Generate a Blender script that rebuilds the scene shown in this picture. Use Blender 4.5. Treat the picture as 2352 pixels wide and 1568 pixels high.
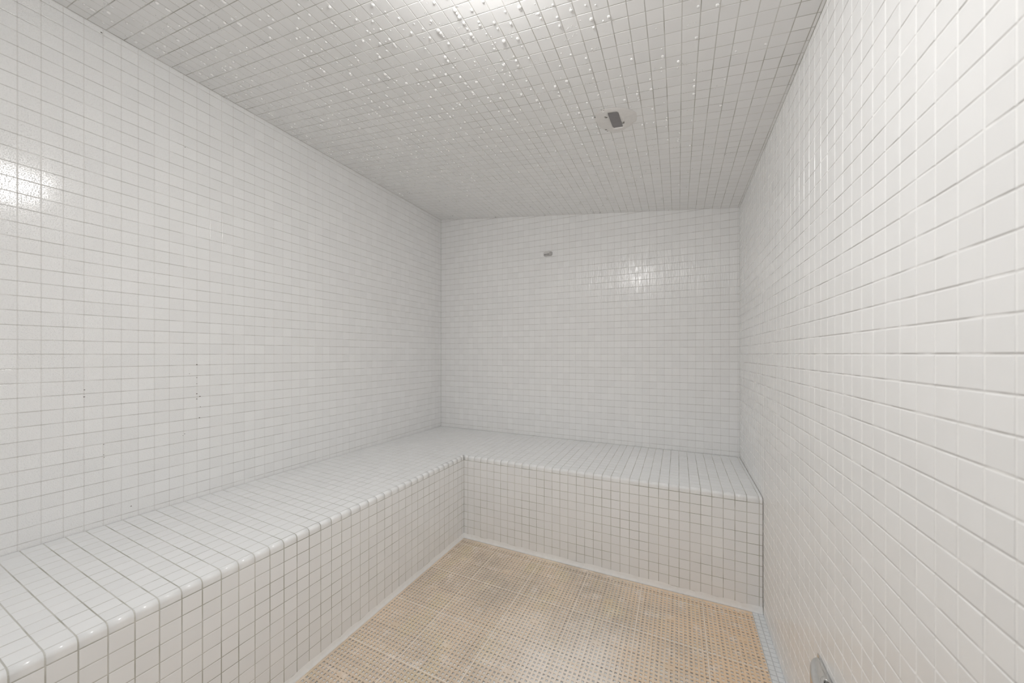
import bpy, math, random
import numpy as np
from mathutils import Matrix, Vector

for o in list(bpy.data.objects):
    bpy.data.objects.remove(o)
random.seed(7)
rng = np.random.default_rng(11)
scene = bpy.context.scene
COL = scene.collection

# ------------------------------------------------------------------ measures
# the tile module (two inches) is the ruler of the room: X runs along the back
# wall, D out from the back wall, Z up from eye level, all counted in tiles
T = 0.0508
Z_FLOOR = -25.01
EYE_X, EYE_D, YAW, FPX = 40.824, 55.537, 0.4369, 816.67
W = 48.245                      # room width
DEPTH = 66.0                    # room length
CEIL_A, CEIL_B = 25.5, -6.0 / W  # the ceiling falls towards the right wall
SEAT_Z = -13.82                 # bench top at its front edge
BENCH = 14.31                   # bench depth
NOSE = 13.95                    # where the rounded edge tile begins


def P(X, D, Z):
    return Vector((X * T, -D * T, (Z - Z_FLOOR) * T))


# ------------------------------------------------------------------ camera
cam_data = bpy.data.cameras.new('camera')
cam_data.sensor_width = 36.0
cam_data.lens = FPX / 2352 * 36.0
cam_data.shift_y = 29.37 / 2352
cam_data.clip_start = 0.02
cam_data.dof.use_dof = True
cam_data.dof.focus_distance = 1.9
cam_data.dof.aperture_fstop = 3.2
cam = bpy.data.objects.new('camera', cam_data)
cam.location = P(EYE_X, EYE_D, 0)
cam.rotation_euler = (math.pi / 2, 0, YAW)
COL.objects.link(cam)
scene.camera = cam

# ------------------------------------------------------------------ light
world = bpy.data.worlds.new('world')
scene.world = world
world.use_nodes = True
wb = world.node_tree.nodes['Background']
wb.inputs[0].default_value = (1.0, 0.99, 0.975, 1)
wb.inputs[1].default_value = 0.25        # even fill light, let in by the assumed doorway
LAMP_X, LAMP_D = 31.6, 42.6
LAMP_POWER = 71.0
scene.view_settings.view_transform = 'Standard'
scene.view_settings.look = 'None'
scene.view_settings.gamma = 1.0
scene.view_settings.use_curve_mapping = False
scene.view_settings.exposure = 0.17
scene.cycles.diffuse_bounces = 12
scene.cycles.max_bounces = 16
scene.cycles.sample_clamp_indirect = 6.0
scene.cycles.adaptive_threshold = 0.1
scene.cycles.adaptive_min_samples = 16
scene.cycles.use_light_tree = False


# ------------------------------------------------------------------ materials
def new_mat(name):
    m = bpy.data.materials.new(name)
    m.use_nodes = True
    nt = m.node_tree
    b = nt.nodes['Principled BSDF']
    return m, nt, b


def nd(nt, kind, **kw):
    n = nt.nodes.new(kind)
    for k, v in kw.items():
        if k.startswith('i_'):
            n.inputs[k[2:].replace('_', ' ')].default_value = v
        else:
            setattr(n, k, v)
    return n


def mixc(nt, fac, a, b, blend='MIX'):
    n = nt.nodes.new('ShaderNodeMix')
    n.data_type = 'RGBA'
    n.blend_type = blend
    for sock, v in ((n.inputs[0], fac), (n.inputs[6], a), (n.inputs[7], b)):
        if isinstance(v, bpy.types.NodeSocket):
            nt.links.new(v, sock)
        elif isinstance(v, (int, float)):
            sock.default_value = v
        else:
            sock.default_value = (*v, 1) if len(v) == 3 else v
    return n.outputs[2]


def ramp(nt, src, lo, hi):
    n = nt.nodes.new('ShaderNodeMapRange')
    nt.links.new(src, n.inputs[0])
    n.inputs[1].default_value, n.inputs[2].default_value = lo, hi
    return n.outputs[0]


def noise(nt, scale, detail=2.0, stretch=None, rough=0.5):
    g = nt.nodes.new('ShaderNodeNewGeometry')
    src = g.outputs['Position']
    if stretch:
        mp = nt.nodes.new('ShaderNodeMapping')
        mp.inputs['Scale'].default_value = stretch
        nt.links.new(src, mp.inputs[0])
        src = mp.outputs[0]
    n = nd(nt, 'ShaderNodeTexNoise')
    n.inputs['Scale'].default_value = scale
    n.inputs['Detail'].default_value = detail
    n.inputs['Roughness'].default_value = rough
    nt.links.new(src, n.inputs['Vector'])
    return n.outputs['Fac']


def tile_material(name, rough=0.2, streak=0.0, wet=0.0, base=(0.895, 0.897, 0.898)):
    m, nt, b = new_mat(name)
    g = nt.nodes.new('ShaderNodeNewGeometry')
    oi = nt.nodes.new('ShaderNodeObjectInfo')
    add = nd(nt, 'ShaderNodeMath', operation='ADD')
    nt.links.new(g.outputs['Random Per Island'], add.inputs[0])
    nt.links.new(oi.outputs['Random'], add.inputs[1])
    fr = nd(nt, 'ShaderNodeMath', operation='FRACT')
    nt.links.new(add.outputs[0], fr.inputs[0])
    c = mixc(nt, fr.outputs[0], tuple(v * 0.975 for v in base), tuple(min(1, v * 1.015) for v in base))
    nt.links.new(c, b.inputs['Base Color'])
    b.inputs['Roughness'].default_value = rough
    b.inputs['IOR'].default_value = 1.5
    # one relief per wall: runs of water, beads, or the ripple of the glaze
    bump = nd(nt, 'ShaderNodeBump')
    bump.inputs['Distance'].default_value = 0.001
    if streak:
        h = ramp(nt, noise(nt, 130, 1, stretch=(1, 1, 0.12)), 0.45, 0.75)
        bump.inputs['Strength'].default_value = streak
    elif wet:
        h = ramp(nt, noise(nt, 300, 1), 0.52, 0.72)
        bump.inputs['Strength'].default_value = wet
    else:
        h = noise(nt, 55, 0)
        bump.inputs['Strength'].default_value = 0.1
    nt.links.new(h, bump.inputs['Height'])
    nt.links.new(bump.outputs[0], b.inputs['Normal'])
    return m


def grout_material(name, light, dark, lo=0.42, hi=0.62, scale=9):
    m, nt, b = new_mat(name)
    f = ramp(nt, noise(nt, scale, 2), lo, hi)
    nt.links.new(mixc(nt, f, light, dark), b.inputs['Base Color'])
    b.inputs['Roughness'].default_value = 0.75
    return m


M_WALL_L = tile_material('wet_wall_tile', 0.15, wet=0.75)
M_WALL_B = tile_material('streaked_wall_tile', 0.2, streak=0.9)
M_WALL_R = tile_material('wall_tile', 0.22)
M_CEIL = tile_material('ceiling_tile', 0.36, base=(0.868, 0.869, 0.868))
M_SEAT = tile_material('bench_tile', 0.2, base=(0.878, 0.888, 0.897))


def wall_grout(name, clean, dirt_shade, ledge=False):
    """pale grout whose level (bed) joints are darkened in patches by grey dirt and painted edge shade"""
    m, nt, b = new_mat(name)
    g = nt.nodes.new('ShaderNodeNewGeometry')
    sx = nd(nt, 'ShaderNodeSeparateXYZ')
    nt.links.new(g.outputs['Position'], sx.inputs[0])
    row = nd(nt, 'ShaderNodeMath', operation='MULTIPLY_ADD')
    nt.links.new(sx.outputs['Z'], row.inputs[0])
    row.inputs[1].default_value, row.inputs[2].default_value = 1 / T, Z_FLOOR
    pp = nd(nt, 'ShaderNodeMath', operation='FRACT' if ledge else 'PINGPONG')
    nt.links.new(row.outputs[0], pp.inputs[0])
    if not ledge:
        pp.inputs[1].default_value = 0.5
    bed = ramp(nt, pp.outputs[0], 0.06, 0.045)      # `ledge`: shade put into the colour, only under the upper tile's edge
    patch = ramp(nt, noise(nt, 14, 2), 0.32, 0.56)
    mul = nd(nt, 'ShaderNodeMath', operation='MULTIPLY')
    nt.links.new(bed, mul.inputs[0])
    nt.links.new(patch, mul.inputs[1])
    nt.links.new(mixc(nt, mul.outputs[0], clean, dirt_shade), b.inputs['Base Color'])
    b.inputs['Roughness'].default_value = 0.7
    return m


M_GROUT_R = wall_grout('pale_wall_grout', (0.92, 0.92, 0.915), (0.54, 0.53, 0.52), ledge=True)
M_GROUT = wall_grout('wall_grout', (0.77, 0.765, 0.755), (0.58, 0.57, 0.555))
M_GROUT_C = grout_material('ceiling_grout', (0.68, 0.675, 0.65), (0.47, 0.46, 0.42))
M_GROUT_B = grout_material('bench_grout', (0.60, 0.595, 0.56), (0.41, 0.405, 0.355))


def plain(name, col, rough=0.5, metal=0.0, bump=0.0, bscale=80):
    m, nt, b = new_mat(name)
    b.inputs['Base Color'].default_value = (*col, 1)
    b.inputs['Roughness'].default_value = rough
    b.inputs['Metallic'].default_value = metal
    f = noise(nt, bscale, 3)
    nt.links.new(mixc(nt, f, tuple(v * 0.93 for v in col), tuple(min(1, v * 1.06) for v in col)), b.inputs['Base Color'])
    if bump:
        bn = nd(nt, 'ShaderNodeBump')
        bn.inputs['Strength'].default_value = bump
        bn.inputs['Distance'].default_value = 0.002
        nt.links.new(f, bn.inputs['Height'])
        nt.links.new(bn.outputs[0], b.inputs['Normal'])
    return m


M_CAULK = plain('white_caulk', (0.92, 0.93, 0.935), 0.35, bump=0.25, bscale=40)
M_PATCH = plain('patch_putty', (0.78, 0.765, 0.75), 0.55, bump=0.5, bscale=45)
M_PLATE = plain('grey_plate', (0.25, 0.24, 0.245), 0.5)
M_MOULD = plain('mould', (0.16, 0.15, 0.13), 0.8)
M_SENSOR = plain('sensor_plastic', (0.66, 0.65, 0.64), 0.45)
M_SENSOR_D = plain('sensor_shell', (0.50, 0.49, 0.48), 0.45)
M_SLOT = plain('slot_black', (0.03, 0.03, 0.028), 0.7)
M_CHROME = plain('polished_chrome', (0.72, 0.72, 0.71), 0.12, metal=1.0)
M_FLOORTILE = plain('floor_tile', (0.82, 0.85, 0.875), 0.35)
M_FLOORGROUT = plain('floor_grout', (0.60, 0.62, 0.64), 0.8)
M_ALU = plain('white_frame', (0.7, 0.7, 0.69), 0.4)


def mat_material():
    m, nt, b = new_mat('tan_vinyl')
    tan, brown, orange, pale = (0.80, 0.66, 0.52), (0.66, 0.555, 0.45), (0.85, 0.655, 0.47), (0.93, 0.84, 0.755)
    c = mixc(nt, ramp(nt, noise(nt, 3.2, 4), 0.38, 0.64), tan, brown)
    c = mixc(nt, ramp(nt, noise(nt, 5.5, 3, stretch=(1.2, 0.8, 1)), 0.52, 0.72), c, (0.76, 0.645, 0.47))
    # walked-on middle worn pale, edges left orange
    g = nt.nodes.new('ShaderNodeNewGeometry')
    sub = nd(nt, 'ShaderNodeVectorMath', operation='DISTANCE')
    nt.links.new(g.outputs['Position'], sub.inputs[0])
    sub.inputs[1].default_value = P(34.0, 29.0, -24.9)
    wear = nd(nt, 'ShaderNodeMath', operation='SUBTRACT')
    nt.links.new(sub.outputs['Value'], wear.inputs[0])
    nz = nd(nt, 'ShaderNodeMath', operation='MULTIPLY')
    nt.links.new(noise(nt, 4.0, 4), nz.inputs[0])
    nz.inputs[1].default_value = 0.45
    nt.links.new(nz.outputs[0], wear.inputs[1])
    c = mixc(nt, ramp(nt, wear.outputs[0], 0.22, -0.08), c, pale)
    sx = nd(nt, 'ShaderNodeSeparateXYZ')
    nt.links.new(g.outputs['Position'], sx.inputs[0])
    nb = nd(nt, 'ShaderNodeMath', operation='MULTIPLY_ADD')
    nt.links.new(noise(nt, 6.0, 4), nb.inputs[0])
    nb.inputs[1].default_value = 0.9
    nt.links.new(sx.outputs['X'], nb.inputs[2])
    c = mixc(nt, ramp(nt, nb.outputs[0], 2.25, 2.75), c, orange)
    # wear rubs to a pinkish bloom in spots
    c = mixc(nt, ramp(nt, noise(nt, 14, 4), 0.56, 0.78), c, (0.90, 0.80, 0.71))
    nt.links.new(c, b.inputs['Base Color'])
    b.inputs['Roughness'].default_value = 0.5
    bn = nd(nt, 'ShaderNodeBump')
    bn.inputs['Strength'].default_value = 0.25
    bn.inputs['Distance'].default_value = 0.001
    nt.links.new(noise(nt, 420, 2), bn.inputs['Height'])
    nt.links.new(bn.outputs[0], b.inputs['Normal'])
    return m


M_MAT = mat_material()
M_SEAM = plain('pale_vinyl_seam', (0.92, 0.83, 0.73), 0.45)


def water_material():
    m, nt, b = new_mat('water')
    b.inputs['Base Color'].default_value = (0.97, 0.97, 0.97, 1)
    b.inputs['Roughness'].default_value = 0.06
    b.inputs['IOR'].default_value = 1.33
    b.inputs['Metallic'].default_value = 0.45
    return m


M_WATER = water_material()


# ------------------------------------------------------------------ builders
def tag(o, label=None, cat=None, kind=None, group=None):
    for k, v in (('label', label), ('category', cat), ('kind', kind), ('group', group)):
        if v:
            o[k] = v
    return o


def link(o, parent=None):
    COL.objects.link(o)
    if parent is not None:
        o.parent = parent
        o.matrix_parent_inverse = Matrix.Translation(-parent.location)
    return o


def mesh_obj(name, verts, faces, material, parent=None, smooth=False):
    me = bpy.data.meshes.new(name)
    me.from_pydata([tuple(v) for v in verts], [], [tuple(f) for f in faces])
    me.materials.append(material)
    if smooth:
        me.polygons.foreach_set('use_smooth', [True] * len(me.polygons))
    me.update()
    return link(bpy.data.objects.new(name, me), parent)


class Geo:
    def __init__(self):
        self.v, self.f = [], []

    def add(self, vs, fs):
        n = len(self.v)
        self.v += [tuple(v) for v in vs]
        self.f += [tuple(i + n for i in f) for f in fs]

    def box(self, a, b):
        (x0, y0, z0), (x1, y1, z1) = [tuple(map(min, zip(a, b))), tuple(map(max, zip(a, b)))]
        self.add([(x0, y0, z0), (x1, y0, z0), (x1, y1, z0), (x0, y1, z0), (x0, y0, z1), (x1, y0, z1), (x1, y1, z1), (x0, y1, z1)],
                 [(0, 3, 2, 1), (4, 5, 6, 7), (0, 1, 5, 4), (1, 2, 6, 5), (2, 3, 7, 6), (3, 0, 4, 7)])

    def obj(self, name, material, parent=None, smooth=False):
        return mesh_obj(name, self.v, self.f, material, parent, smooth)


def empty(name, loc, label, cat, kind=None):
    e = bpy.data.objects.new(name, None)
    e.empty_display_size = 0.1
    e.location = loc
    COL.objects.link(e)
    return tag(e, label, cat, kind)


# ---- tiles
GAP, TH, BEV = 0.0026, 0.0008, 0.0008


def inset(poly, d):
    n = len(poly)
    lines = []
    for i in range(n):
        (x0, y0), (x1, y1) = poly[i], poly[(i + 1) % n]
        dx, dy = x1 - x0, y1 - y0
        L = math.hypot(dx, dy)
        nx, ny = -dy / L, dx / L
        lines.append((nx, ny, nx * x0 + ny * y0 + d))
    out = []
    for i in range(n):
        a, b = lines[i - 1], lines[i]
        det = a[0] * b[1] - a[1] * b[0]
        if abs(det) < 1e-9:
            return None
        out.append(((a[2] * b[1] - a[1] * b[2]) / det, (a[0] * b[2] - a[2] * b[0]) / det))
    if area(out) <= 1e-8:
        return None
    for i in range(n):
        p, q, r, s = poly[i], poly[(i + 1) % n], out[i], out[(i + 1) % n]
        if (q[0] - p[0]) * (s[0] - r[0]) + (q[1] - p[1]) * (s[1] - r[1]) <= 0:
            return None
    return out


def area(p):
    return 0.5 * sum(p[i][0] * p[(i + 1) % len(p)][1] - p[(i + 1) % len(p)][0] * p[i][1] for i in range(len(p)))


def clip_half(poly, a, b, c):      # keep a*x+b*y<=c
    out = []
    for i in range(len(poly)):
        p, q = poly[i], poly[(i + 1) % len(poly)]
        dp, dq = a * p[0] + b * p[1] - c, a * q[0] + b * q[1] - c
        if dp <= 0:
            out.append(p)
        if dp * dq < 0:
            t = dp / (dp - dq)
            out.append((p[0] + t * (q[0] - p[0]), p[1] + t * (q[1] - p[1])))
    clean = []
    for p in out:
        if not clean or math.hypot(p[0] - clean[-1][0], p[1] - clean[-1][1]) > 0.045:
            clean.append(p)
    if len(clean) > 1 and math.hypot(clean[0][0] - clean[-1][0], clean[0][1] - clean[-1][1]) < 0.045:
        clean.pop()
    return clean


def tile_geo(poly, gap=GAP):
    """one cushion-edged tile over the outline `poly` (metres, centred)"""
    p0 = inset(poly, gap / 2)
    if not p0:
        return None
    p1, p2 = inset(p0, BEV * 0.32), inset(p0, BEV)
    if not p2 or not p1:
        return None
    n = len(p0)
    v = [(x, y, -0.001) for x, y in p0] + [(x, y, TH - BEV * 0.75) for x, y in p0] + \
        [(x, y, TH - BEV * 0.22) for x, y in p1] + [(x, y, TH) for x, y in p2]
    f = [(k * n + i, k * n + (i + 1) % n, (k + 1) * n + (i + 1) % n, (k + 1) * n + i) for k in range(3) for i in range(n)]
    f.append(tuple(3 * n + i for i in range(n)))
    return v, f


def screen_area(pts):
    """pixels of the photograph's frame that a tile covers"""
    s = []
    for p in pts:
        X, D, Z = p.x / T, -p.y / T, p.z / T + Z_FLOOR
        dx, dz = X - EYE_X, EYE_D - D
        zc = -dx * math.sin(YAW) + dz * math.cos(YAW)
        if zc < 1.5:
            return 0.0
        s.append((1176 + FPX * (dx * math.cos(YAW) + dz * math.sin(YAW)) / zc, 813.37 - FPX * Z / zc))
    if area(s) < 0:
        s = s[::-1]
    for a, b, c in ((1, 0, 2352), (-1, 0, 0), (0, 1, 1568), (0, -1, 0)):
        s = clip_half(s, a, b, c)
        if len(s) < 3:
            return 0.0
    return abs(area(s))


MESHES = {}


def tile_field(parent, origin, u, v, us, vs, material, clips=(), name='tile', keep=300, warp=None, tilt=0.0035, hidden=(), gap=GAP):
    """lay tiles on a plane: origin + a*u + b*v, joints at `us` and `vs` (tiles)"""
    n = u.cross(v).normalized()
    cells = []
    for i in range(len(us) - 1):
        for j in range(len(vs) - 1):
            c = ((us[i] + us[i + 1]) / 2, (vs[j] + vs[j + 1]) / 2)
            hw, hh = (us[i + 1] - us[i]) / 2, (vs[j + 1] - vs[j]) / 2
            poly = [(-hw, -hh), (hw, -hh), (hw, hh), (-hw, hh)]
            for a, b, k in clips:
                poly = clip_half(poly, a, b, k - a * c[0] - b * c[1])
                if len(poly) < 3:
                    break
            if len(poly) < 3 or any(h(c) for h in hidden):
                continue
            poly = [(x * T, y * T) for x, y in poly]
            g = tile_geo(poly, gap)
            if not g:
                continue
            ctr = origin + u * (c[0] * T) + v * (c[1] * T)
            R = Matrix((u, v, n)).transposed()
            if warp:
                off, R2 = warp(c)
                ctr = ctr + off
                R = R2 @ R
            R = R @ Matrix.Rotation(random.gauss(0, tilt), 3, 'X') @ Matrix.Rotation(random.gauss(0, tilt), 3, 'Y')
            ctr = ctr + n * random.uniform(-0.0002, 0.0002)
            full = len(poly) == 4
            key = tuple(round(q, 5) for p in poly for q in p) + (material.name, gap)
            sa = screen_area([ctr + R @ Vector((x, y, 0)) for x, y in poly])
            cells.append((sa, ctr, R, g, key))
    cells.sort(key=lambda c: -c[0])
    rest = Geo()
    for k, (sa, ctr, R, g, key) in enumerate(cells):
        if k < keep and sa > 12:
            me = MESHES.get(key)
            if me is None:
                me = bpy.data.meshes.new(name)
                me.from_pydata(g[0], [], g[1])
                me.materials.append(material)
                me.update()
                MESHES[key] = me
            o = bpy.data.objects.new(name, me)
            COL.objects.link(o)
            o.parent = parent
            o.matrix_parent_inverse = Matrix.Translation(-parent.location)
            o.matrix_basis = Matrix.Translation(ctr) @ R.to_4x4()
        else:
            rest.add([ctr + R @ Vector(q) for q in g[0]], g[1])
    if rest.f:
        o = rest.obj(name + '_field', material, parent)
        o['kind'] = 'stuff'


def joints(a, b, frac):
    """tile joints between a and b with the given phase, the ends included"""
    k = math.ceil(a - frac) + frac
    out = [a]
    while k < b - 0.02:
        if k > a + 0.02:
            out.append(k)
        k += 1
    return out + [b]


def ceil_z(X):
    return CEIL_A + CEIL_B * X


SUB = TH / T     # grout lies this far behind the tile face
TK = 2.0         # wall thickness

# ------------------------------------------------------------------ room shell


def slab(name, pts_in, out, material, label, cat):
    """a wall: the inner face polygon `pts_in` and its copy pushed outwards"""
    n = len(pts_in)
    v = list(pts_in) + [p + out for p in pts_in]
    f = [tuple(range(n)), tuple(range(2 * n - 1, n - 1, -1))] + [(i, i + n, (i + 1) % n + n, (i + 1) % n) for i in range(n)]
    o = mesh_obj(name, v, f, material)
    return tag(o, label, cat, 'structure')


X0, X1 = -SUB, W + SUB
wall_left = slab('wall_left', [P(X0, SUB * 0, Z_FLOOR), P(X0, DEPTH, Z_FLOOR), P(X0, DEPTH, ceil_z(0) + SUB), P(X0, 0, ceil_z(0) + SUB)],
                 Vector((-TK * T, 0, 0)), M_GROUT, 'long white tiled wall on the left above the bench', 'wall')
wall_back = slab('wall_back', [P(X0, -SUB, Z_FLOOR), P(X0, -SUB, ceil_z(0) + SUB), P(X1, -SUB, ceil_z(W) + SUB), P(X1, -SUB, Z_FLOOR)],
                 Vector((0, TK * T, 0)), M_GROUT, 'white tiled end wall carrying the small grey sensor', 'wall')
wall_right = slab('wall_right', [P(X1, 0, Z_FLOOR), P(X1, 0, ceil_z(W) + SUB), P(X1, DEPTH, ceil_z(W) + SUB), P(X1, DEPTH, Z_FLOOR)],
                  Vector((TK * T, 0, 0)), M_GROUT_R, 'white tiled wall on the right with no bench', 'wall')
cz = SUB * 1.0
ceiling = slab('ceiling', [P(X0 - TK, -TK, ceil_z(X0 - TK) + cz), P(X0 - TK, DEPTH + TK, ceil_z(X0 - TK) + cz),
                           P(X1 + TK, DEPTH + TK, ceil_z(X1 + TK) + cz), P(X1 + TK, -TK, ceil_z(X1 + TK) + cz)],
               Vector((0, 0, TK * T)), M_GROUT_C, 'sloping white tiled ceiling beaded with water', 'ceiling')
floor = slab('floor', [P(X0 - TK, -TK, Z_FLOOR), P(X1 + TK, -TK, Z_FLOOR), P(X1 + TK, DEPTH + TK, Z_FLOOR), P(X0 - TK, DEPTH + TK, Z_FLOOR)],
             Vector((0, 0, -TK * T)), M_FLOORGROUT, 'pale grey mosaic floor under the tan mat', 'floor')

# front wall behind the viewer, with an assumed doorway added to let in fill light
DX0, DX1, DTOP = 31.0, 45.0, 15.0
g = Geo()
yf, yb = P(0, DEPTH, 0).y, P(0, DEPTH + TK, 0).y
zf = 0.0
for a, b, z0, z1 in ((X0, DX0, Z_FLOOR, 25.6), (DX1, X1, Z_FLOOR, 20.1), (DX0, DX1, DTOP, 21.9)):
    v = [P(a, DEPTH, z0), P(b, DEPTH, z0), P(b, DEPTH, min(z1, ceil_z(b))), P(a, DEPTH, min(z1, ceil_z(a)))]
    w = [q + Vector((0, yb - yf, 0)) for q in v]
    g.add(v + w, [(0, 3, 2, 1), (4, 5, 6, 7)] + [(i, (i + 1) % 4, (i + 1) % 4 + 4, i + 4) for i in range(4)])
wall_front = tag(g.obj('wall_front', M_GROUT), 'white tiled wall with the assumed doorway, behind the viewer', 'wall', 'structure')
door_1 = empty('door_1', P((DX0 + DX1) / 2, DEPTH, Z_FLOOR), 'white framed doorway assumed behind the viewer, open for fill light', 'door', 'structure')
for a, b, z0, z1 in ((DX0, DX0 + 1, Z_FLOOR, DTOP), (DX1 - 1, DX1, Z_FLOOR, DTOP), (DX0 + 1, DX1 - 1, DTOP - 1, DTOP)):
    g = Geo()
    g.box(P(a, DEPTH - 0.3, z0), P(b, DEPTH + TK, z1))
    g.obj('door_jamb', M_ALU, door_1)

# tiles of the shell
ex, ey, ez = Vector((1, 0, 0)), Vector((0, 1, 0)), Vector((0, 0, 1))
O = P(0, 0, 0)
rows = [float(k) for k in range(-26, 27)]
tile_field(wall_left, O - ex * TH, ey, ez, [-d for d in joints(0, DEPTH, 0.843)][::-1], [r for r in rows if r >= -14],
           M_WALL_L, clips=[(0, 1, ceil_z(0)), (0, -1, 13.62)])
tile_field(wall_back, O + ey * TH, ex, ez, joints(0, W, 0.047), [r for r in rows if r >= -14],
           M_WALL_B, clips=[(-CEIL_B, 1, CEIL_A), (0, -1, 13.66)])
tile_field(wall_right, P(W, 0, 0) + ex * TH, -ey, ez, joints(0, DEPTH, 0.56), rows, M_WALL_R,
           clips=[(0, 1, ceil_z(W)), (0, -1, -Z_FLOOR)], gap=0.0042)
su = Vector((1, 0, CEIL_B))
sl = su.length
tile_field(ceiling, P(0, 0, CEIL_A) + Vector((0, 0, TH)), su / sl, -ey, [x * sl for x in joints(0, W, 0.045)], joints(0, DEPTH, 0.70), M_CEIL)
tile_field(wall_front, P(0, DEPTH, 0) - ey * TH, -ex, ez, [-x for x in joints(0, W, 0.05)][::-1], rows, M_WALL_R,
           clips=[(CEIL_B, 1, CEIL_A), (0, -1, -Z_FLOOR)], keep=0,
           hidden=[lambda c: DX0 - 0.5 < -c[0] < DX1 + 0.5 and c[1] < DTOP + 0.5])

# mosaic floor
g = Geo()
pf = 0.5
for i in range(int((W - BENCH) / pf) + 1):
    for j in range(int((DEPTH - BENCH) / pf) + 1):
        x, d = BENCH + i * pf, BENCH + j * pf
        a, b = P(x + 0.03, d + 0.04, Z_FLOOR), P(min(W, x + pf - 0.03), d + pf - 0.04, Z_FLOOR)
        z = 0.0015
        e = 0.0012
        vs = [(a.x, a.y, 0), (b.x, a.y, 0), (b.x, b.y, 0), (a.x, b.y, 0),
              (a.x + e, a.y - e, z), (b.x - e, a.y - e, z), (b.x - e, b.y + e, z), (a.x + e, b.y + e, z)]
        g.add(vs, [(4, 7, 6, 5), (0, 4, 5, 1), (1, 5, 6, 2), (2, 6, 7, 3), (3, 7, 4, 0)])
tag(g.obj('mosaic_tiles', M_FLOORTILE, floor), kind='stuff')

# ------------------------------------------------------------------ bench


B0, WB, DB = 0.024, W - 0.024, DEPTH - 0.024     # a hair clear of the walls


def seat_z(X, D):
    """the seat falls a little from the walls to its edge"""
    wl = -13.62 + 0.2 * min(1.0, D / 30)
    zl = wl + (SEAT_Z - wl) * min(1, X / NOSE)
    zb = -13.64 + (SEAT_Z + 13.64) * min(1, D / NOSE)
    if X > NOSE:
        return zb
    if D > NOSE:
        return zl
    return max(zl, zb)


bench = empty('bench', P(7.0, 7.0, Z_FLOOR), 'L-shaped white tiled bench running along the left and back walls', 'bench')
# masonry core with its grouted top
g = Geo()
nx, ny_ = 14, 14


def core_grid(xs, ds):
    vs, fs = [], []
    for x in xs:
        for d in ds:
            p = P(x, d, seat_z(x, d))
            vs.append(p - ez * TH)
    n = len(ds)
    for i in range(len(xs) - 1):
        for j in range(n - 1):
            fs.append((i * n + j, i * n + j + 1, (i + 1) * n + j + 1, (i + 1) * n + j))
    g.add(vs, fs)


lin = lambda a, b, n: [a + (b - a) * i / n for i in range(n + 1)]
core_grid(lin(B0, NOSE, 14), lin(B0, DB, 66))
core_grid(lin(NOSE + 1e-4, WB, 4), lin(B0, NOSE, 14))
fx, nz0 = BENCH - SUB, SEAT_Z - 0.36
cyl = [(NOSE - 0.02, SEAT_Z - SUB)] + [(NOSE + (fx - NOSE) * math.sin(t), SEAT_Z - 0.36 + (0.36 - SUB) * math.cos(t)) for t in lin(0, math.pi / 2, 4)] + [(fx, Z_FLOOR)]
vs, fs = [], []
for k, (q, z) in enumerate(cyl):
    vs += [P(q, DB, z), P(q, q, z), P(WB, q, z)]
for k in range(len(cyl) - 1):
    a = k * 3
    fs += [(a, a + 3, a + 4, a + 1), (a + 1, a + 4, a + 5, a + 2)]
g.add(vs, fs)
g.obj('bench_core', M_GROUT_B, bench)


def seat_warp(c):
    X, D = c[0], -c[1]
    e = 0.3
    zx = (seat_z(X + e, D) - seat_z(X - e, D)) / (2 * e)
    zd = (seat_z(X, D + e) - seat_z(X, D - e)) / (2 * e)
    n = Vector((-zx, zd, 1)).normalized()
    return Vector((0, 0, (seat_z(X, D) + 0) * T)), ez.rotation_difference(n).to_matrix()


tile_field(bench, P(0, 0, 0) - ez * TH, ex, ey, joints(B0, NOSE, 0.95), [-d for d in joints(B0, DB, 0.77)][::-1], M_SEAT,
           name='seat_tile', keep=200, warp=seat_warp, tilt=0.0025)
tile_field(bench, P(0, 0, 0) - ez * TH, ex, ey, joints(NOSE, WB, 0.93), [-d for d in joints(B0, NOSE, 0.95)][::-1], M_SEAT,
           name='back_seat_tile', keep=200, warp=seat_warp, tilt=0.0025)
rz = [-14.44 - k for k in range(0, 11)][::-1]
rz = [Z_FLOOR] + rz
tile_field(bench, P(BENCH, 0, 0) - ex * TH, ey, ez, [-d for d in joints(BENCH, DB, 0.77)][::-1], rz, M_SEAT, name='riser_tile', keep=250)
tile_field(bench, P(0, BENCH, 0) + ey * TH, ex, ez, joints(BENCH, WB, 0.93), rz, M_SEAT, name='back_riser_tile', keep=250)


def nose_profile():
    pts = [(NOSE - BENCH + 0.045, 0.0)]
    r = BENCH - NOSE - 0.045
    for t in lin(0, math.pi / 2, 6):
        pts.append((-r + r * math.sin(t), -r + r * math.cos(t)))
    pts.append((0, -0.575))
    return pts


def nose_tile(axis, a, b, mitre_lo=False):
    """a quarter-round edge tile from a to b along the bench front"""
    gp = GAP / T / 2
    prof = nose_profile()
    ends = []
    for q in (a, b):
        ends.append(q)
    vs = []
    bev = BEV / T
    secs = [(a + gp, -0.035), (a + gp + bev, 0.0), (b - gp - bev, 0.0), (b - gp, -0.035)]
    for s, dep in secs:
        for (o, z) in prof:
            # pull the section in a touch at the ends for a cushioned edge
            o2, z2 = o + dep * 0.7, z + (dep * 0.7 if o < -0.02 else 0)
            ss = s
            if mitre_lo and s < (a + b) / 2:
                ss = max(s, BENCH + o + gp)
            vs.append(P(BENCH + o2, ss, SEAT_Z + z2) if axis == 'D' else P(ss, BENCH + o2, SEAT_Z + z2))
    n = len(prof)
    fs = []
    for k in range(3):
        for i in range(n - 1):
            q = (k * n + i, k * n + i + 1, (k + 1) * n + i + 1, (k + 1) * n + i)
            fs.append(q if axis == 'X' else q[::-1])
    o = mesh_obj('edge_tile', vs, fs, M_SEAT, bench, smooth=True)
    return o


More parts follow.
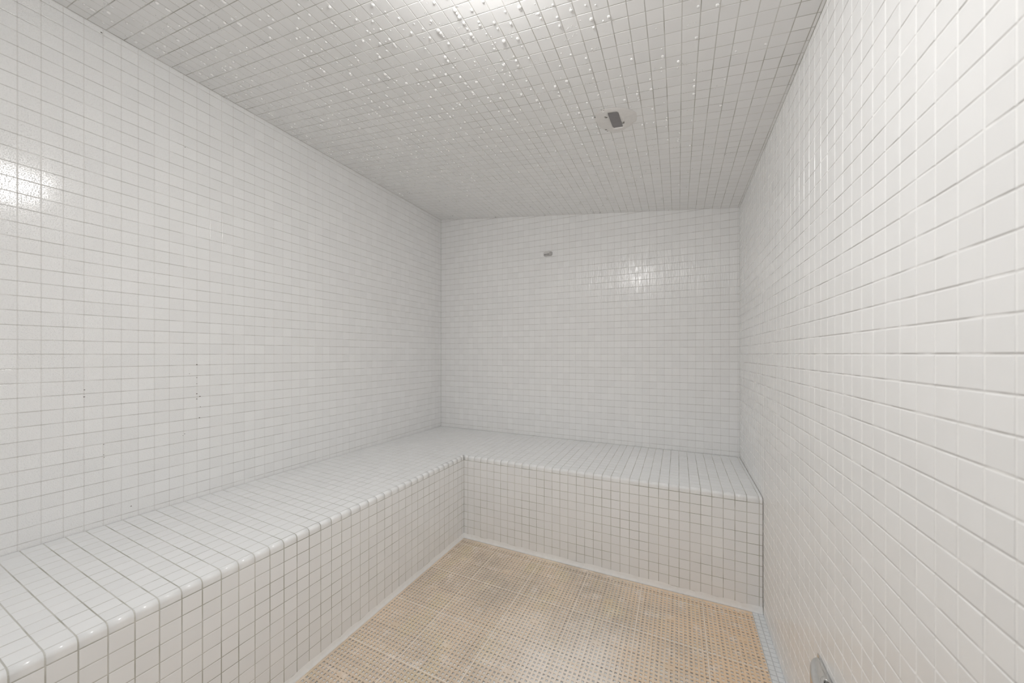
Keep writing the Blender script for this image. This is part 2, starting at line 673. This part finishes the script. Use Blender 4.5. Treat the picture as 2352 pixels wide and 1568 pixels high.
js = joints(BENCH - 0.3, DB, 0.77)
for i in range(len(js) - 1):
    nose_tile('D', js[i], js[i + 1], mitre_lo=(i == 0))
js = joints(BENCH - 0.3, WB, 0.93)
for i in range(len(js) - 1):
    nose_tile('X', js[i], js[i + 1], mitre_lo=(i == 0))

# white caulk cove where the bench meets the mat
Z_MAT = -24.9


def cove(axis, lo, hi):
    vs, fs = [], []
    secs = []
    s = lo
    while s < hi:
        secs.append(s)
        s += 0.7
    secs.append(hi)
    prof = [(0.004, 0.52), (0.03, 0.30), (0.06, 0.12), (0.13, -0.02), (0.15, -0.08), (0.0, -0.1)]
    for s in secs:
        w = 1 + random.uniform(-0.12, 0.12)
        for o, z in prof:
            q = BENCH + o * w
            ss = max(s, q) if s == lo else s
            zz = Z_MAT + z * (w if z > 0.2 else 1)
            vs.append(P(q, ss, zz) if axis == 'D' else P(ss, q, zz))
    n = len(prof)
    for k in range(len(secs) - 1):
        for i in range(n - 1):
            q = (k * n + i, k * n + i + 1, (k + 1) * n + i + 1, (k + 1) * n + i)
            fs.append(q if axis == 'X' else q[::-1])
    tag(mesh_obj('caulk_cove', vs, fs, M_CAULK, bench, smooth=True), 'smooth white caulk along the foot of the bench')


cove('D', BENCH, DB)
cove('X', BENCH, WB)

# ------------------------------------------------------------------ floor mat
mat = empty('floor_mat', P(31, 30, Z_FLOOR), 'tan perforated vinyl mat of interlocking squares on the floor', 'mat')
PITCH = 5.75 / 16
MX0, MX1, MD0 = BENCH + 0.2, 47.28, BENCH + 0.22
H_RIB = (Z_MAT - Z_FLOOR) * T


def mat_mesh(x0, x1, d0, d1, ox, od):
    """grating between x0..x1 and d0..d1 (tiles), hole grid from (ox, od)"""
    g = Geo()
    zr, zc_ = H_RIB, H_RIB - 0.0009
    w = PITCH * 0.45 / 2
    wc = PITCH * 0.48 / 2

    def bar(a0, a1, b0, b1, z0, z1):
        a0, a1, b0, b1 = max(a0, x0), min(a1, x1), max(b0, d0), min(b1, d1)
        if a1 - a0 < 0.02 or b1 - b0 < 0.02:
            return
        g.box(((a0 - x0) * T, -(b0 - d0) * T, z0), ((a1 - x0) * T, -(b1 - d0) * T, z1))
    for k in range(17):
        x = ox + k * PITCH
        bar(x - w, x + w, d0, d1, 0.0016, zr)
        d = od + k * PITCH
        for m_ in range(16):
            xa = ox + m_ * PITCH
            bar(xa + w, xa + PITCH - w, d - wc, d + wc, 0.0022, zc_)
    e = 0.036
    # raised seam edges and the centre pad
    g.seam0 = len(g.f)
    bar(x0, x0 + e, d0, d1, 0.0016, zr + 0.0006)
    bar(x1 - e, x1, d0, d1, 0.0016, zr + 0.0006)
    bar(x0, x1, d0, d0 + e, 0.0016, zr + 0.0006)
    bar(x0, x1, d1 - e, d1, 0.0016, zr + 0.0006)
    g.seam1 = len(g.f)
    cx_, cd_ = ox + 8 * PITCH, od + 8 * PITCH
    bar(cx_ - PITCH, cx_ + PITCH, cd_ - PITCH * 0.6, cd_ + PITCH * 0.6, 0.0022, zr - 0.0005)
    return g


SEAM_X = [14.30 + 5.75 * k for k in range(7)]
SEAM_D = [15.95 + 5.75 * k for k in range(-1, 9)]
full = None
for i in range(6):
    for j in range(9):
        x0, x1, d0, d1 = SEAM_X[i] + 0.003, SEAM_X[i + 1] - 0.003, SEAM_D[j] + 0.003, SEAM_D[j + 1] - 0.003
        ox, od = SEAM_X[i], SEAM_D[j]
        x0c, x1c, d0c, d1c = max(x0, MX0), min(x1, MX1), max(d0, MD0 + 0.40), min(d1, DEPTH - 1)
        if x1c - x0c < 0.1 or d1c - d0c < 0.1:
            continue
        whole = (x0c, x1c, d0c, d1c) == (x0, x1, d0, d1)
        if whole and full:
            o = link(bpy.data.objects.new('mat_square', full), mat)
        else:
            gm = mat_mesh(x0c, x1c, d0c, d1c, ox, od)
            o = gm.obj('mat_square', M_MAT, mat)
            o.data.materials.append(M_SEAM)
            for q in range(gm.seam0, gm.seam1):
                o.data.polygons[q].material_index = 1
            if whole:
                full = o.data
        o.location = P(x0c, d0c, Z_FLOOR)
# bevelled border against the back bench
for i in range(6):
    a, b = max(SEAM_X[i] + 0.012, MX0), min(SEAM_X[i + 1] - 0.012, MX1)
    if b - a < 0.1:
        continue
    z = Z_MAT + 0.01
    v = []
    for x in (a, b):
        v += [P(x, MD0, Z_FLOOR + 0.04), P(x, MD0, z - 0.06), P(x, MD0 + 0.12, z), P(x, MD0 + 0.40, z), P(x, MD0 + 0.40, Z_FLOOR + 0.04)]
    f = [(k, k + 1, k + 6, k + 5) for k in range(4)] + [(4, 0, 5, 9), (0, 4, 3, 2, 1), (5, 6, 7, 8, 9)]
    mesh_obj('mat_border', v, f, M_MAT, mat)

# ------------------------------------------------------------------ ceiling patch with its plate
patch = empty('ceiling_patch', P(35.75, 22.7, ceil_z(35.75)), 'rough round putty patch around a dark grey rectangular plate on the ceiling', 'patch')


def on_ceil(X, D, drop):
    return P(X, D, ceil_z(X)) + Vector((CEIL_B, 0, -1)).normalized() * drop


rect = [(35.22, 23.86), (36.14, 23.82), (36.19, 22.75), (36.26, 21.53), (35.34, 21.52), (35.28, 22.7)]
ring_n = 48
vs, fs = [], []
cxp, cdp = 35.74, 22.7
for k in range(ring_n):
    a = 2 * math.pi * k / ring_n
    dirx, dird = math.cos(a), math.sin(a)
    # inner edge: distance to the plate's outline
    best = 1e9
    for i in range(len(rect)):
        (x0, y0), (x1, y1) = rect[i], rect[(i + 1) % len(rect)]
        ax, ay, bx, by = x0 - cxp, y0 - cdp, x1 - x0, y1 - y0
        det = -dirx * by + dird * bx
        if abs(det) < 1e-9:
            continue
        t = (-ax * by + ay * bx) / det
        s = (dirx * ay - dird * ax) / det
        if t > 0 and -1e-6 <= s <= 1 + 1e-6:
            best = min(best, t)
    R = 1.78 + 0.10 * math.sin(3 * a + 1) + random.uniform(-0.05, 0.05)
    for r, dr in ((best, -0.0035), (best, 0.0022), (best + 0.3 * (R - best), 0.0028), (best + 0.85 * (R - best), 0.0022), (R, 0.0004)):
        wob = random.uniform(-0.0004, 0.0004) if dr > 0.001 else 0
        vs.append(on_ceil(cxp + dirx * r, cdp + dird * r, dr + wob))
for k in range(ring_n):
    a, b = k * 5, ((k + 1) % ring_n) * 5
    fs += [(a + i, b + i, b + i + 1, a + i + 1) for i in range(4)]
mesh_obj('putty_ring', vs, fs, M_PATCH, patch, smooth=True)
vs = [on_ceil(x, d, 0.0012) for x, d in rect] + [on_ceil(x, d, -0.002) for x, d in rect]
n = len(rect)
o = mesh_obj('cover_plate', vs, [tuple(range(n))] + [(i, i + n, (i + 1) % n + n, (i + 1) % n) for i in range(n)], M_PLATE, patch)
tag(o, 'flat dark grey rectangular plate')
g = Geo()
for X, D, r in ((35.05, 23.3, 0.10), (34.95, 23.42, 0.06), (36.35, 22.15, 0.10), (36.42, 22.3, 0.06), (34.7, 21.5, 0.09), (34.78, 21.25, 0.06),
                (34.85, 24.45, 0.05), (34.1, 23.6, 0.07), (35.0, 24.3, 0.05)):
    ang = random.uniform(0, 6)
    ring = [on_ceil(X + r * (1 + 0.4 * random.random()) * math.cos(ang + t), D + r * 0.6 * math.sin(ang + t), 0.0042) for t in lin(0, 2 * math.pi, 9)[:-1]]
    g.add(ring, [tuple(range(9))])
tag(g.obj('dirt_specks', M_MOULD, patch), kind='stuff')

# ------------------------------------------------------------------ temperature sensor
sensor = empty('temperature_sensor', P(21.47, 0, 16.15), 'small grey slotted sensor box high on the back wall', 'sensor')


def rbox(name, x0, x1, z0, z1, d0, d1, r, bev, material, parent):
    """a box on the back wall with rounded corners and a bevelled front (tiles)"""
    def ring(inn, d):
        out = []
        rr = max(r - inn, 0.02)
        for cx_, cz_, a0 in ((x1 - r, z1 - r, 0), (x0 + r, z1 - r, 90), (x0 + r, z0 + r, 180), (x1 - r, z0 + r, 270)):
            for t in range(5):
                a = math.radians(a0 + t * 22.5)
                out.append(P(cx_ + rr * math.cos(a), d, cz_ + rr * math.sin(a)))
        return out
    rings = [ring(0, d0), ring(0, d1 - bev), ring(bev * 0.35, d1 - bev * 0.3), ring(bev, d1)]
    n = 20
    vs = [p for q in rings for p in q]
    fs = [(k * n + i, k * n + (i + 1) % n, (k + 1) * n + (i + 1) % n, (k + 1) * n + i) for k in range(3) for i in range(n)]
    fs.append(tuple(3 * n + i for i in range(n)))
    return mesh_obj(name, vs, fs, material, parent)


rbox('shell', 20.76, 22.18, 16.16, 16.80, 0.0, 0.36, 0.16, 0.08, M_SENSOR_D, sensor)
cover = rbox('front_cover', 20.84, 21.86, 16.24, 16.77, 0.34, 0.46, 0.05, 0.03, M_SENSOR, sensor)
for k in range(5):
    x = 20.93 + k * 0.185
    rbox('vent_slot', x, x + 0.11, 16.27, 16.40, 0.45, 0.475, 0.03, 0.005, M_SLOT, cover)

# ------------------------------------------------------------------ steam outlet low on the right wall
steam = empty('steam_outlet', P(W, 32.0, -20.6), 'polished chrome half-round steam outlet low on the right wall', 'steam outlet')
SD, NA = 32.0, 32


def half_round(rows):
    """stacked half-ellipse rings standing out from the right wall"""
    vs, fs = [], []
    for z, pr, hw in rows:
        for k in range(NA + 1):
            a = math.pi * k / NA
            vs.append(P(W - 0.03 - pr * math.sin(a), SD - hw * math.cos(a), z))
    for l in range(len(rows) - 1):
        for k in range(NA):
            a = l * (NA + 1) + k
            fs.append((a, a + 1, a + NA + 2, a + NA + 1))
    return vs, fs


mesh_obj('hood', *half_round([(-17.44, 0.02, 0.10), (-17.45, 0.45, 1.9), (-17.47, 0.76, 2.48), (-17.53, 0.84, 2.60), (-17.64, 0.88, 2.66),
                              (-18.6, 0.88, 2.66), (-20.2, 0.80, 2.5), (-20.5, 0.6, 2.2)]), M_CHROME, steam, smooth=True)
vs, fs = [], []
for k in range(NA):                                   # ring collar round the supply stub
    a = 2 * math.pi * k / NA
    for t in range(8):
        q = 2 * math.pi * t / 8
        r = 0.62 + 0.10 * math.cos(q)
        vs.append(P(W - 0.12 - 0.34 * (1 + math.cos(a)) * r / 0.62 * 0.62, SD + r * 1.25 * math.sin(a), -17.38 + 0.10 * math.sin(q)))
for k in range(NA):
    for t in range(8):
        fs.append((k * 8 + t, k * 8 + (t + 1) % 8, ((k + 1) % NA) * 8 + (t + 1) % 8, ((k + 1) % NA) * 8 + t))
mesh_obj('ring_collar', vs, fs, M_CHROME, steam, smooth=True)
g = Geo()
g.box(P(W - 0.025, 29.2, -20.6), P(W - 0.06, 34.8, -17.42))
g.obj('wall_flange', M_CHROME, steam)

# ------------------------------------------------------------------ ceiling lamp (just above the picture)
lamp = empty('ceiling_lamp', P(LAMP_X, LAMP_D, ceil_z(LAMP_X)), 'round frosted glass vapour-proof lamp on the ceiling above the picture', 'lamp')
M_GLOW, nt, b = new_mat('lit_frosted_glass')
b.inputs['Base Color'].default_value = (0.9, 0.9, 0.88, 1)
b.inputs['Emission Color'].default_value = (1.0, 0.992, 0.978, 1)
b.inputs['Emission Strength'].default_value = LAMP_POWER
vs, fs = [], []
NS = 28


def lathe(prof):
    vs, fs = [], []
    for r, dr in prof:
        for k in range(NS):
            a = 2 * math.pi * k / NS
            vs.append(on_ceil(LAMP_X + r * math.cos(a), LAMP_D + r * math.sin(a), dr * T))
    for l in range(len(prof) - 1):
        for k in range(NS):
            fs.append((l * NS + k, l * NS + (k + 1) % NS, (l + 1) * NS + (k + 1) % NS, (l + 1) * NS + k))
    fs.append(tuple(range((len(prof) - 1) * NS, len(prof) * NS)))
    return vs, fs


mesh_obj('lamp_base', *lathe([(2.9, 0.02), (2.9, 0.8), (2.75, 0.95), (2.5, 0.95)]), M_ALU, lamp)
mesh_obj('lamp_glass', *lathe([(2.4, 0.85), (2.4, 1.2), (2.2, 1.7), (1.7, 2.05), (1.0, 2.25), (0.2, 2.3)]), M_GLOW, lamp, smooth=True)

# ------------------------------------------------------------------ condensation on the ceiling
drops = Geo()
base = ceil_z


def drop_shape(nseg, nring):
    vs = []
    for l in range(nring):
        t = (l / nring) * math.pi / 2
        r = math.cos(t) ** 0.8
        z = math.sin(t)
        for k in range(nseg):
            a = 2 * math.pi * k / nseg
            vs.append((r * math.cos(a), r * math.sin(a), z))
    vs.append((0, 0, 1.0))
    fs = [(l * nseg + k, l * nseg + (k + 1) % nseg, (l + 1) * nseg + (k + 1) % nseg, (l + 1) * nseg + k) for l in range(nring - 1) for k in range(nseg)]
    top = nring * nseg
    fs += [((nring - 1) * nseg + k, (nring - 1) * nseg + (k + 1) % nseg, top) for k in range(nseg)]
    fs.append(tuple(range(nseg))[::-1])
    return vs, fs


BIG, SMALL = drop_shape(10, 4), drop_shape(6, 2)
nrm = Vector((CEIL_B, 0, -1)).normalized()
tu = Vector((1, 0, CEIL_B)).normalized()
tv = Vector((0, -1, 0))


def add_drop(X, D, r, h, big, ell=1.0, rot=0.0):
    c = on_ceil(X, D, -0.0001)
    vs, fs = BIG if big else SMALL
    ca, sa = math.cos(rot), math.sin(rot)
    out = []
    for x, y, z in vs:
        x *= ell
        x, y = x * ca - y * sa, x * sa + y * ca
        out.append(c + tu * (x * r) + tv * (y * r) + nrm * (z * h))
    drops.add(out, fs)


def wetness(X, D):
    w = max(0.0, min(1.0, (46.5 - X) / 16))          # dry strip along the right wall
    w *= max(0.15, min(1.0, (D - 2) / 22))           # fewer towards the back wall
    return w


jx = joints(0, W, 0.045)
jd = joints(0, 45.7, 0.70)
for i in range(len(jx) - 1):
    for j in range(len(jd) - 1):
        x1_, d0_, d1_ = jx[i + 1], jd[j], jd[j + 1]
        if x1_ - jx[i] < 0.5 or d1_ - d0_ < 0.5:
            continue
        xm, dm = (jx[i] + x1_) / 2, (d0_ + d1_) / 2
        if math.hypot(xm - 35.74, dm - 22.7) < 1.9 or math.hypot(xm - LAMP_X, dm - LAMP_D) < 3.6:
            continue
        w = wetness(xm, dm)
        k = rng.poisson(0.7 * w)
        for _ in range(int(k)):
            r = rng.uniform(0.0035, 0.0072)
            add_drop(x1_ - rng.uniform(0.10, 0.20), rng.uniform(d0_ + 0.12, d1_ - 0.12), r, r * rng.uniform(0.6, 0.95), True, rng.uniform(0.75, 1.05))
        if rng.random() < 0.45 * w:
            r = rng.uniform(0.0018, 0.0034)
            add_drop(rng.uniform(jx[i] + 0.1, x1_ - 0.1), rng.uniform(d0_ + 0.1, d1_ - 0.1), r, r * 0.7, True)
        if rng.random() < 0.32 * w:                   # a cluster of fine beads
            cx_, cd_ = rng.uniform(jx[i], x1_), rng.choice([d0_ + 0.06, rng.uniform(d0_, d1_)])
            for _ in range(int(rng.integers(4, 11))):
                r = rng.uniform(0.0007, 0.0017)
                add_drop(cx_ + rng.normal(0, 0.22), cd_ + rng.normal(0, 0.10), r, r * 0.7, False)
        if w > 0.2 and rng.random() < 0.3 * w:        # beads strung along the joint
            for _ in range(int(rng.integers(3, 8))):
                r = rng.uniform(0.0006, 0.0014)
                add_drop(rng.uniform(jx[i], x1_), d0_ + rng.normal(0.05, 0.03), r, r * 0.7, False)
tag(drops.obj('water_droplets', M_WATER, smooth=True), 'clear water droplets hanging all over the tiled ceiling', 'water', 'stuff')

# ------------------------------------------------------------------ specks of mould in the joints of the left wall


def left_px(x, y, X=0.0):
    """the point of the left wall seen at a pixel of the photograph"""
    uu, vv = (x - 1176) / FPX, -(y - 813.37) / FPX
    dX = uu * math.cos(YAW) - math.sin(YAW)
    dD = -(uu * math.sin(YAW) + math.cos(YAW))
    t = (X - EYE_X) / dX
    return EYE_D + t * dD, t * vv


g = Geo()
for x, y, s in ((452, 837, 1.0), (435, 858, 0.5), (452, 867, 0.7), (452, 881, 0.6), (452, 904, 0.9), (459, 910, 1.0), (452, 916, 0.9), (460, 934, 0.6),
                (458, 959, 0.9), (194, 895, 0.7), (193, 911, 0.8), (425, 338, 0.7), (424, 996, 0.6), (238, 1020, 0.6), (239, 1050, 0.5), (301, 1162, 0.7),
                (420, 1000, 0.5), (238, 1044, 0.5), (322, 108, 1.4), (233, 75, 0.9), (513, 221, 1.2), (653, 300, 1.3), (846, 410, 1.2), (690, 314, 1.0), (410, 160, 1.0)):
    d, z = left_px(x, y)
    c = P(0, d, z) + ex * 0.0006
    r = 0.0019 * s
    ring = [c + ey * (r * 1.5 * (1 + 0.3 * random.random()) * math.cos(t)) + ez * (r * (1 + 0.4 * random.random()) * math.sin(t)) for t in lin(0, 2 * math.pi, 9)[:-1]]
    m_ = len(g.v)
    g.add(ring + [c - ex * 0.002], [tuple(range(9))] + [(i, 9, (i + 1) % 9) for i in range(9)])
tag(g.obj('mould_specks', M_MOULD, wall_left), kind='stuff')
